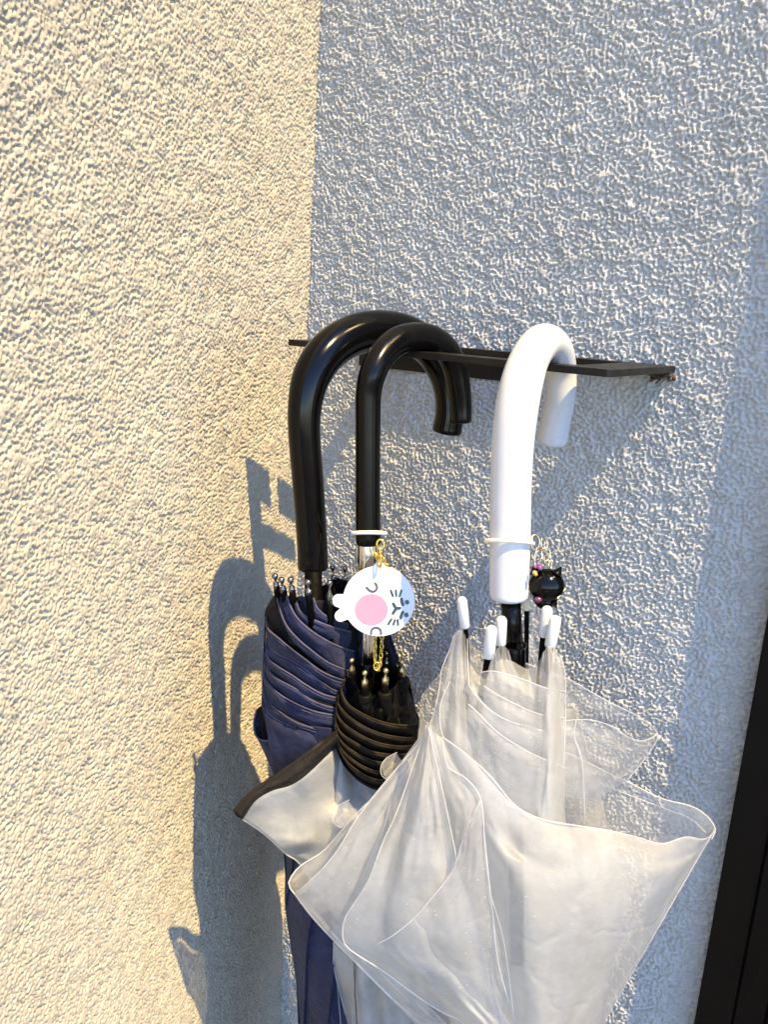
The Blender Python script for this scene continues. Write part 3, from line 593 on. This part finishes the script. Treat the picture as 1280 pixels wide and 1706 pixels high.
# middle body
S([[(757, 1056, 24), (768, 1050, 25), (780, 1085, 22), (810, 1128, 28), (828, 1102, 31), (850, 1100, 26), (884, 1115, 22), (905, 1092, 22), (918, 1080, 23), (934, 1098, 16)],
   [(738, 1130, 30), (765, 1130, 35), (800, 1160, 40), (850, 1160, 41), (900, 1160, 34), (941, 1160, 14)],
   [(716, 1210, 38), (780, 1235, 47), (850, 1250, 48), (900, 1255, 42), (943, 1260, 16)], [(690, 1310, 42), (780, 1330, 50), (860, 1340, 50), (940, 1345, 18)], [(650, 1450, 38), (780, 1450, 46), (880, 1450, 46), (960, 1450, 20)],
   [(680, 1600, 34), (800, 1620, 42), (900, 1620, 40), (980, 1620, 12)], [(780, 1780, 30), (850, 1790, 36), (900, 1790, 34), (950, 1790, 10)]], M_VIN, 70, 70, wr=1.4, seed=207)
S([[(757, 1056, 25), (770, 1048, 27), (776, 1060, 24)], [(748, 1090, 28), (762, 1095, 33), (779, 1105, 28)], [(733, 1150, 33), (755, 1160, 40), (790, 1165, 36)], [(718, 1215, 38), (750, 1240, 48), (810, 1225, 46)], [(700, 1300, 44), (760, 1330, 54), (830, 1310, 52)]], M_VIN, 30, 50, disp=lambda u, v: 3*np.sin(u*16)*(1-v*.6), seed=208)
S([[(820, 1092, 33), (836, 1074, 24), (848, 1084, 22)], [(812, 1125, 37), (830, 1112, 35), (860, 1118, 28)], [(806, 1180, 42), (850, 1180, 44), (900, 1182, 38)], [(808, 1260, 48), (850, 1262, 50), (910, 1268, 44)], [(830, 1340, 52), (860, 1345, 54), (915, 1350, 48)]], M_VIN, 40, 40, disp=lambda u, v: 2.4*np.sin(u*22)*np.exp(-v*5), seed=209)
S([[(904, 1088, 24), (917, 1076, 26), (936, 1092, 20)], [(900, 1120, 32), (918, 1112, 36), (942, 1122, 24)], [(897, 1190, 42), (920, 1190, 45), (943, 1190, 30)], [(895, 1280, 50), (920, 1280, 53), (940, 1280, 40)], [(893, 1372, 56), (915, 1374, 57), (930, 1376, 48)]], M_VINF, 30, 50, disp=lambda u, v: 2.2*np.sin(u*24)*np.exp(-v*7), wr=.5, seed=210)
HE([(934, 1092, 22), (942, 1122, 26), (943, 1190, 32), (941, 1250, 38)], .0003)
HE([(779, 1064, 24), (780, 1105, 28), (782, 1142, 41)], .00038)
HE([(757, 1058, 25), (749, 1083, 28), (736, 1116, 31), (733, 1142, 33), (723, 1188, 38), (708, 1226, 41)], .0004)
HE([(749, 1136, 36), (734, 1175, 42), (736, 1220, 48), (749, 1242, 50)], .0003)
EB = [[(782, 1142, 40), (805, 1172, 46), (841, 1198, 49), (884, 1211, 48), (915, 1220, 44), (942, 1225, 34)], [(806, 1142, 42), (838, 1162, 47), (894, 1188, 46), (941, 1196, 34)], [(780, 1172, 46), (805, 1195, 50), (831, 1221, 54), (884, 1254, 54), (930, 1274, 48), (942, 1280, 40)], [(800, 1120, 38), (822, 1118, 41), (864, 1129, 40), (910, 1146, 41), (943, 1152, 28)]]
for i, L0 in enumerate(EB):
    L0 = cr(L0, 24)
    S([L0, [(x, y+22, t+2) for x, y, t in L0], [(x, y+60, t+2) for x, y, t in L0], [(x, y+110, t+1) for x, y, t in L0]], M_VINC, 40, 14, wr=.4, seed=230+i)
    HE([tuple(p) for p in L0[::3]]+[tuple(L0[-1])], .0004)
# left lobe
S([[(700, 1228, 10), (634, 1315, 14), (600, 1349, 16), (565, 1388, 18), (538, 1418, 20), (502, 1441, 24), (483, 1464, 30), (482, 1479, 36), (492, 1489, 38)], [(715, 1240, 20), (660, 1330, 22), (640, 1380, 22), (620, 1430, 24), (600, 1470, 26), (570, 1500, 28), (540, 1520, 30), (520, 1520, 34), (500, 1505, 37)]], M_VINC, 50, 24, seed=211)
S([[(703, 1231, 30), (638, 1307, 36), (596, 1361, 40), (561, 1418, 42), (531, 1453, 42), (500, 1480, 40), (491, 1489, 38), (520, 1527, 38), (561, 1571, 38), (600, 1610, 38), (650, 1660, 38), (700, 1706, 36), (740, 1760, 34)],
   [(712, 1236, 33), (665, 1314, 41), (632, 1370, 45), (605, 1425, 47), (585, 1465, 47), (570, 1500, 45), (566, 1525, 44), (578, 1545, 43), (605, 1585, 42), (640, 1625, 42), (685, 1670, 40), (730, 1713, 38), (770, 1770, 36)],
   [(720, 1240, 36), (692, 1320, 45), (670, 1380, 49), (660, 1430, 51), (650, 1480, 51), (640, 1520, 50), (640, 1560, 48), (650, 1600, 46), (680, 1640, 45), (720, 1680, 43), (760, 1720, 42), (790, 1750, 40), (820, 1790, 38)]], M_VINF, 80, 30, wr=1.0, seed=212)
HE([(700, 1228, 10), (634, 1315, 14), (600, 1349, 16), (565, 1388, 18), (538, 1418, 20), (502, 1441, 24), (486, 1459, 29), (481, 1474, 34), (492, 1490, 38), (520, 1527, 38), (561, 1571, 38), (600, 1610, 38), (650, 1660, 38), (700, 1706, 36), (740, 1760, 34)], .0005)
HE([(703, 1231, 30), (638, 1307, 36), (596, 1361, 40), (561, 1418, 42), (531, 1453, 42), (503, 1479, 40)], .0004)
# small rounded loops of film sticking out on the left
for (x, y, t) in [(556, 1347, 20), (636, 1268, 14)]:
    S([[(x+24, y-14, t), (x+6, y-4, t), (x, y+10, t+4)], [(x+34, y, t), (x+18, y+8, t+4), (x+4, y+24, t+8)], [(x+44, y+14, t), (x+30, y+20, t+4), (x+14, y+32, t+8)]], M_VINC, 14, 14, wr=.2, seed=213)
    HE([(x+26, y-15, t), (x+8, y-5, t), (x-1, y+9, t+3), (x+1, y+24, t+6), (x+12, y+32, t+8)], .0003)
# front left panel with its rounded corner
LC = [(711, 1208, 44), (684, 1288, 50), (661, 1353, 54), (638, 1403, 56), (615, 1464, 58), (592, 1502, 58), (575, 1529, 57), (571, 1556, 56), (580, 1579, 55), (638, 1617, 53), (695, 1659, 50), (737, 1686, 48), (772, 1704, 46), (820, 1760, 44)]
RC_ = [(722, 1208, 46), (733, 1296, 56), (745, 1360, 60), (753, 1400, 62), (760, 1440, 64), (775, 1480, 64), (790, 1520, 64), (800, 1560, 64), (810, 1600, 62), (820, 1640, 60), (835, 1680, 56), (850, 1706, 54), (856, 1740, 52), (862, 1790, 48)]
MC = [((a[0]+b[0])/2, (a[1]+b[1])/2, (a[2]+b[2])/2+7) for a, b in zip(LC, RC_)]
S([LC, MC, RC_], M_VINF, 90, 40, wr=1.2, seed=214)
HE(LC, .00048)
# narrow centre folds
S([[(714, 1211, 50), (733, 1296, 60), (753, 1391, 66), (760, 1435, 68)], [(726, 1222, 51), (755, 1296, 61), (778, 1360, 68), (762, 1438, 69)], [(737, 1228, 52), (776, 1296, 62), (801, 1330, 66), (788, 1372, 68), (764, 1437, 69)]], M_VIN, 40, 16, wr=.5, seed=215)
HE([(714, 1211, 50), (733, 1296, 60.5), (753, 1391, 66.5), (760, 1434, 69), (752, 1455, 70), (714, 1502, 71), (684, 1535, 70), (655, 1558, 68), (630, 1572, 64.5)], .0004)
HE([(737, 1234, 53), (747, 1277, 58), (776, 1296, 63), (801, 1330, 67), (808, 1400, 70), (818, 1492, 72), (830, 1600, 67), (853, 1690, 58), (858, 1740, 52)], .00042)
HE([(801, 1330, 67), (776, 1387, 69), (760, 1436, 70)], .0003)
S([[(801, 1330, 68), (808, 1400, 70), (815, 1460, 71), (825, 1540, 70), (840, 1620, 64), (850, 1690, 58)], [(780, 1385, 70), (778, 1450, 72), (765, 1500, 73), (760, 1560, 71), (770, 1620, 66), (800, 1680, 58)], [(760, 1437, 70), (752, 1455, 70), (714, 1502, 69), (676, 1541, 66), (650, 1563, 62), (625, 1580, 58)]], M_VIN, 40, 24, wr=.6, seed=216)
# front right panel
H1 = [(737, 1227, 50), (779, 1258, 54), (818, 1293, 58), (857, 1340, 60), (896, 1362, 60), (935, 1371, 57), (1013, 1383, 46), (1060, 1394, 38), (1103, 1405, 30), (1142, 1394, 20), (1168, 1398, 14), (1183, 1394, 8), (1191, 1381, 2)]
H1b = cr(H1, 30); H1b = [tuple(H1b[i]) for i in range(0, 30)]
S([H1, [(790, 1350, 58), (855, 1400, 68), (905, 1408, 68), (1013, 1425, 58), (1100, 1432, 38), (1150, 1420, 20), (1179, 1404, 6)], [(808, 1420, 60), (860, 1455, 72), (950, 1470, 70), (1050, 1472, 54), (1120, 1462, 34), (1162, 1432, 8)], [(820, 1520, 62), (880, 1555, 74), (960, 1570, 68), (1035, 1568, 50), (1088, 1561, 25)],
   [(850, 1690, 58), (890, 1700, 66), (940, 1705, 60), (980, 1705, 42), (1008, 1703, 20)], [(862, 1800, 50), (890, 1800, 56), (925, 1800, 50), (950, 1800, 35), (968, 1800, 15)], [(885, 2100, 30), (905, 2100, 34), (930, 2100, 30), (945, 2100, 20)]],
  M_VINF, 90, 110, wr=1.2, seed=217, disp=lambda u, v: 1.1*np.sin(u*9+v*4)+.6*np.sin(u*23-v*9))
HE(H1, .0005)
HE([(1191, 1381, 2), (1179, 1404, 6), (1162, 1432, 8), (1088, 1561, 25), (1008, 1703, 20), (968, 1800, 15)], .0003)
HE([(818, 1492, 72), (838, 1560, 73), (850, 1640, 68), (857, 1700, 60)], .00022)
# unseen canopy back, swollen to block sun off the left wall, and the part that hangs below the frame
S([[(960, 1180, -20), (930, 1180, -70), (870, 1180, -90), (800, 1180, -84), (760, 1180, -20)], [(1000, 1320, -20), (960, 1320, -84), (880, 1320, -104), (800, 1320, -96), (720, 1320, -20)], [(1040, 1500, -10), (980, 1500, -80), (880, 1500, -104), (760, 1480, -92), (680, 1480, -10)], [(1000, 1700, 10), (960, 1700, -60), (880, 1700, -80), (800, 1700, -70), (760, 1730, 20)], [(950, 2100, 20), (915, 2100, -10), (885, 2100, 30)]], M_VINB, 40, 50, seed=218)
S([[(650, 1660, 38), (720, 1700, 44), (790, 1730, 48), (860, 1760, 50)], [(780, 1820, 34), (820, 1830, 42), (870, 1840, 48)], [(860, 2100, 24), (885, 2100, 30)]], M_VIN, 30, 30, seed=219)

# ------------------------------------------------------------------ key charms
def ring(name, c, ex, ey, rx, ry, r, m, parent, n=48, seg=8):
    P = [c+ex*rx*math.cos(2*math.pi*k/n)+ey*ry*math.sin(2*math.pi*k/n) for k in range(n)]
    return tube(name, P, r, m, parent, seg, closed=True)
def ring_vf(c, ex, ey, rx, ry, r, n=16, seg=6):
    P = [c+ex*rx*math.cos(2*math.pi*k/n)+ey*ry*math.sin(2*math.pi*k/n) for k in range(n)]
    return tube_vf(P, r, seg, closed=True)
XR_ = RC@[1, 0, 0]; XD = RC@[0, 1, 0]; XF = RC@[0, 0, 1]           # right, down, away of the view the charm faces
def chain_along(parent, pts, Y, m, lk=.0026, r=.00042):
    P = cr([atY(x, y, Y-t/1000) for x, y, t in pts], 200)
    s = np.concatenate([[0], np.cumsum(np.linalg.norm(np.diff(P, axis=0), axis=1))]); n = max(2, int(s[-1]/(lk*1.15)))
    first = None
    for k in range(n):
        q = (k+.5)/n*s[-1]; c = np.array([np.interp(q, s, P[:, j]) for j in range(3)]); c2 = np.array([np.interp(min(q+.001, s[-1]), s, P[:, j]) for j in range(3)])-np.array([np.interp(q-.001, s, P[:, j]) for j in range(3)])
        t = c2/(np.linalg.norm(c2)+1e-9); a = np.cross(t, XF); a /= np.linalg.norm(a)+1e-9; b = np.cross(t, a)
        sd = (a*.8+b*.6) if k % 2 else (b*.9-a*.45); sd /= np.linalg.norm(sd)
        V, Fc = ring_vf(c, t, sd, lk*.78, lk*.5, r); link('chain_link', V, Fc, m, parent)
YC = YB-.020
K1 = thing('key_charm', 'round white acrylic animal charm with a pink circle, hung from the middle handle', 'key charm', atY(631, 1000, YC))
hc = atY(615, 889, YB); 
ring('elastic_band', hc+XD*.0, XR_, -XF*.97-XD*.10, px2m(hc, 27.5), px2m(hc, 24), .0012, M_SOFT, K1, 64, 10)
cs = atY(632, 1000, YC); pm = px2m(cs, 1)
def disc_pt(x, y): return ((x-632)*pm, (y-1000)*pm)
pts = []
for k in range(200):
    t = 2*math.pi*k/200; c_, s_ = math.cos(t), math.sin(t)
    R = 1/math.sqrt((c_/60)**2+(s_/58.5)**2)
    for (cx, cy, r_) in ((565, 1000.5, 11.2), (568, 1025.5, 10.2), (572, 1006, 9), (632, 947, 11)):
        bx, by = cx-631.5, cy-1001; pr_ = bx*c_+by*s_; q = r_*r_-(bx*bx+by*by-pr_*pr_)
        if q > 0 and pr_ > 0: R = max(R, pr_+math.sqrt(q))
    pts.append(disc_pt(631.5+R*c_, 1001+R*s_))
V, Fc = prism_vf(pts, cs, XR_, XD, -XF, -.0014, .0014, .0004)
link('acrylic_plate', V, Fc, M_ACR, K1, False)
def flat(name, poly, m, h0=.0014, h1=.0017, parent=K1):
    V, Fc = prism_vf(poly, cs, XR_, XD, -XF, h0, h1); return link(name, V, Fc, m, parent, False)
def ell(cx, cy, rx, ry, rot=0, n=40):
    r = []
    for k in range(n):
        t = 2*math.pi*k/n; a, b = rx*math.cos(t), ry*math.sin(t); r.append(disc_pt(cx+a*math.cos(rot)-b*math.sin(rot), cy+a*math.sin(rot)+b*math.cos(rot)))
    return r
def stroke(name, P, w, m, h=.0017, n=14):
    P = cr([(x, y, 0) for x, y in P], n)[:, :2]; T = np.gradient(P, axis=0); T /= np.linalg.norm(T, axis=1)[:, None]
    Nn = np.stack([-T[:, 1], T[:, 0]], 1); r = w/2; poly = [tuple(P[i]+Nn[i]*r) for i in range(n)]
    a0 = math.atan2(Nn[-1][1], Nn[-1][0])
    poly += [tuple(P[-1]+r*np.array([math.cos(a0-q), math.sin(a0-q)])) for q in np.linspace(.4, math.pi-.4, 5)]
    poly += [tuple(P[i]-Nn[i]*r) for i in range(n-1, -1, -1)]
    a1 = math.atan2(-Nn[0][1], -Nn[0][0])
    poly += [tuple(P[0]+r*np.array([math.cos(a1-q), math.sin(a1-q)])) for q in np.linspace(.4, math.pi-.4, 5)]
    return flat(name, [disc_pt(x, y) for x, y in poly], m, .0014, h)
flat('printed_circle', ell(619, 1015, 27.5, 26), M_PINK)
Kp = lambda x, y: (540+x/7.111, 880+y/7.111)
def kstroke(name, pts, w, m): return stroke(name, [Kp(*p) for p in pts], w, m)
kstroke('printed_arc', [(508, 700), (535, 730), (575, 748), (612, 735), (630, 700), (622, 668), (606, 650)], 3.8, M_GREY)
kstroke('printed_arc', [(560, 1245), (562, 1205), (590, 1178), (625, 1172), (660, 1190), (678, 1225), (674, 1248)], 3.8, M_GREY)
for a in [[(793, 735), (806, 770), (818, 800)], [(853, 732), (854, 765), (858, 795)], [(914, 736), (905, 770), (895, 802)],
          [(763, 1130), (782, 1100), (800, 1072)], [(822, 1135), (832, 1108), (840, 1082)], [(878, 1140), (876, 1108), (872, 1082)]]:
    kstroke('printed_whisker', a, 3.6, M_NAVYPR)
for a in [[(918, 835), (922, 870), (935, 900)], [(932, 990), (918, 1020), (908, 1058)]]: kstroke('printed_brow', a, 5.2, M_NAVYPR)
kstroke('printed_nose', [(822, 890), (842, 925), (862, 942), (898, 942)], 5.0, M_NAVYPR); o = kstroke('printed_nose', [(820, 1000), (838, 970), (856, 950)], 5.0, M_NAVYPR); o.location += Vector(-XF*.0002)
for (x, y) in [(983, 872), (975, 1023)]: flat('printed_eye', ell(*Kp(x, y), 3.7, 3.9, n=20), M_NAVYPR)
# jump ring through the lug, little cluster of rings and the trailing chain
V, Fc = ring_vf(atY(633, 933, YC-.000), XR_*.25-XF*.97, XD, .0030, px2m(cs, 13), .0006, 30, 8); link('jump_ring', V, Fc, M_GOLD, K1)
V, Fc = ring_vf(atY(634, 907, YC+.004), XR_, XD, px2m(cs, 6), px2m(cs, 8), .0006, 24, 8); link('jump_ring', V, Fc, M_GOLD, K1)
V, Fc = ring_vf(atY(629, 918, YC+.002), XR_*.7-XF*.7, XD, px2m(cs, 7), px2m(cs, 8), .0006, 24, 8); link('jump_ring', V, Fc, M_GOLD, K1)
V, Fc = ring_vf(atY(631, 926, YC+.003), XR_*.6+XF*.7, XD*.8, px2m(cs, 8), px2m(cs, 7), .0006, 24, 8); link('jump_ring', V, Fc, M_GOLD, K1)
chain_along(K1, [(636, 925, -4), (641, 935, -6), (647, 945, -8), (650, 950, -9)], YC, M_GOLD, .0022, .0004)
chain_along(K1, [(625, 1050, -6), (625, 1080, -5), (626, 1110, -4), (632, 1116, -3)], YC, M_GOLD, .0023, .0004)
chain_along(K1, [(637, 1050, -7), (636, 1080, -6), (633, 1108, -5), (629, 1118, -4)], YC, M_GOLD, .0023, .0004)
V, Fc = ring_vf(atY(628, 1110, YC+.002), XR_, XD, px2m(cs, 5), px2m(cs, 7), .0005, 20, 8); link('jump_ring', V, Fc, M_GOLD, K1)

# glossy black cat-head bell on the white handle
YK = YE+.004
kc = atY(911, 975, YK)
K2 = thing('key_charm', 'glossy black round cat-eared charm on a pale gold chain beside the white handle', 'key charm', kc)
wc = atY(849, 904, YE)
ring('elastic_band', wc+XD*.0, XR_+XD*.06, -XF*.97-XD*.12, px2m(wc, 39), px2m(wc, 37), .0011, M_CREAM, K2, 64, 10)
def blob(c, ax, ay, az, n=24, m_=16, sq=1.0):
    V = [c-az]; 
    for i in range(1, m_):
        t = math.pi*i/m_
        for k in range(n):
            p = 2*math.pi*k/n; V.append(c-az*math.cos(t)+(ax*math.cos(p)+ay*math.sin(p))*math.sin(t))
    V.append(c+az); Fc = [(0, 1+(k+1) % n, 1+k) for k in range(n)]
    for i in range(m_-2):
        for k in range(n): a = 1+i*n; Fc.append((a+k, a+(k+1) % n, a+n+(k+1) % n, a+n+k))
    a = 1+(m_-2)*n; Fc += [(a+k, a+(k+1) % n, len(V)-1) for k in range(n)]
    return V, Fc
pk = px2m(kc, 1)
V, Fc = blob(kc, XR_*pk*30, XF*pk*26, XD*pk*28, 40, 28); head = link('head', V, Fc, M_BLKGLOSS, K2)
def cone(name, b, tip, r, m, parent, r2=None):
    return tube(name, cr([b, b*.5+tip*.5, tip], 8), np.array([1, .93, .82, .68, .52, .36, .2, .04])*r, m, parent, 14)
pt = lambda x, y, t=0: atY(x, y, YK-t/1000)
cone('ear', pt(926, 958, 2), pt(936, 944, 0), pk*10, M_BLKGLOSS, K2)
cone('ear', pt(893, 955, 2), pt(889, 942, 0), pk*10, M_BLKGLOSS, K2)
cone('paw', pt(897, 997, 2), pt(894, 1008, 6), pk*9, M_BLKGLOSS, K2)
cone('paw', pt(920, 999, 2), pt(928, 1013, 0), pk*9, M_BLKGLOSS, K2)
V, Fc = blob(pt(908, 1002, 0), XR_*pk*17, XF*pk*14, XD*pk*13, 24, 14); link('body', V, Fc, M_BLKGLOSS, K2)
V, Fc = blob(pt(897, 999, 7), XR_*pk*7, XF*pk*4, XD*pk*5, 16, 10); link('bow', V, Fc, simple('plum_enamel', (.10, .015, .06), .25, coat=.5), K2)
tube('collar', cr([pt(938, 970, 2), pt(942, 980, 0), pt(934, 992, 4), (pt(928, 998, 6))], 12), .0006, M_PALEGOLD, K2, 8)
for x, y in ((893, 944), (900, 945)):
    V, Fc = blob(pt(x, y, 12), XR_*pk*3.6, XF*pk*2.2, XD*pk*2.8, 14, 8); link('bow', V, Fc, M_MAG, K2)
V, Fc = blob(pt(897, 940, 12.5), XR_*pk*2, XF*pk*2.5, XD*pk*3, 12, 8); link('bow', V, Fc, M_MAG, K2)
tube('crescent', cr([pt(888, 953, 12), pt(892, 955, 13.5), pt(894, 960, 13.5)], 8), [.0003, .0008, .0012, .0012, .0011, .0010, .0008, .0003], M_YEL, K2, 8)
for (x, y, rx, ry, k, q) in [(892, 903, 9, 12, .9, .4), (905, 906, 8, 11, .5, .85), (910, 923, 8, 11, .95, .3), (898, 925, 9, 8, .8, .6), (917, 940, 5, 8, .6, .8), (913, 932, 6, 8, .8, -.6), (884, 896, 8, 8, .6, .8)]:
    V, Fc = ring_vf(pt(x, y, 4), XR_*k+XF*q, XD, px2m(kc, rx), px2m(kc, ry), .00036, 26, 8); link('chain_link', V, Fc, M_PALEGOLD, K2)
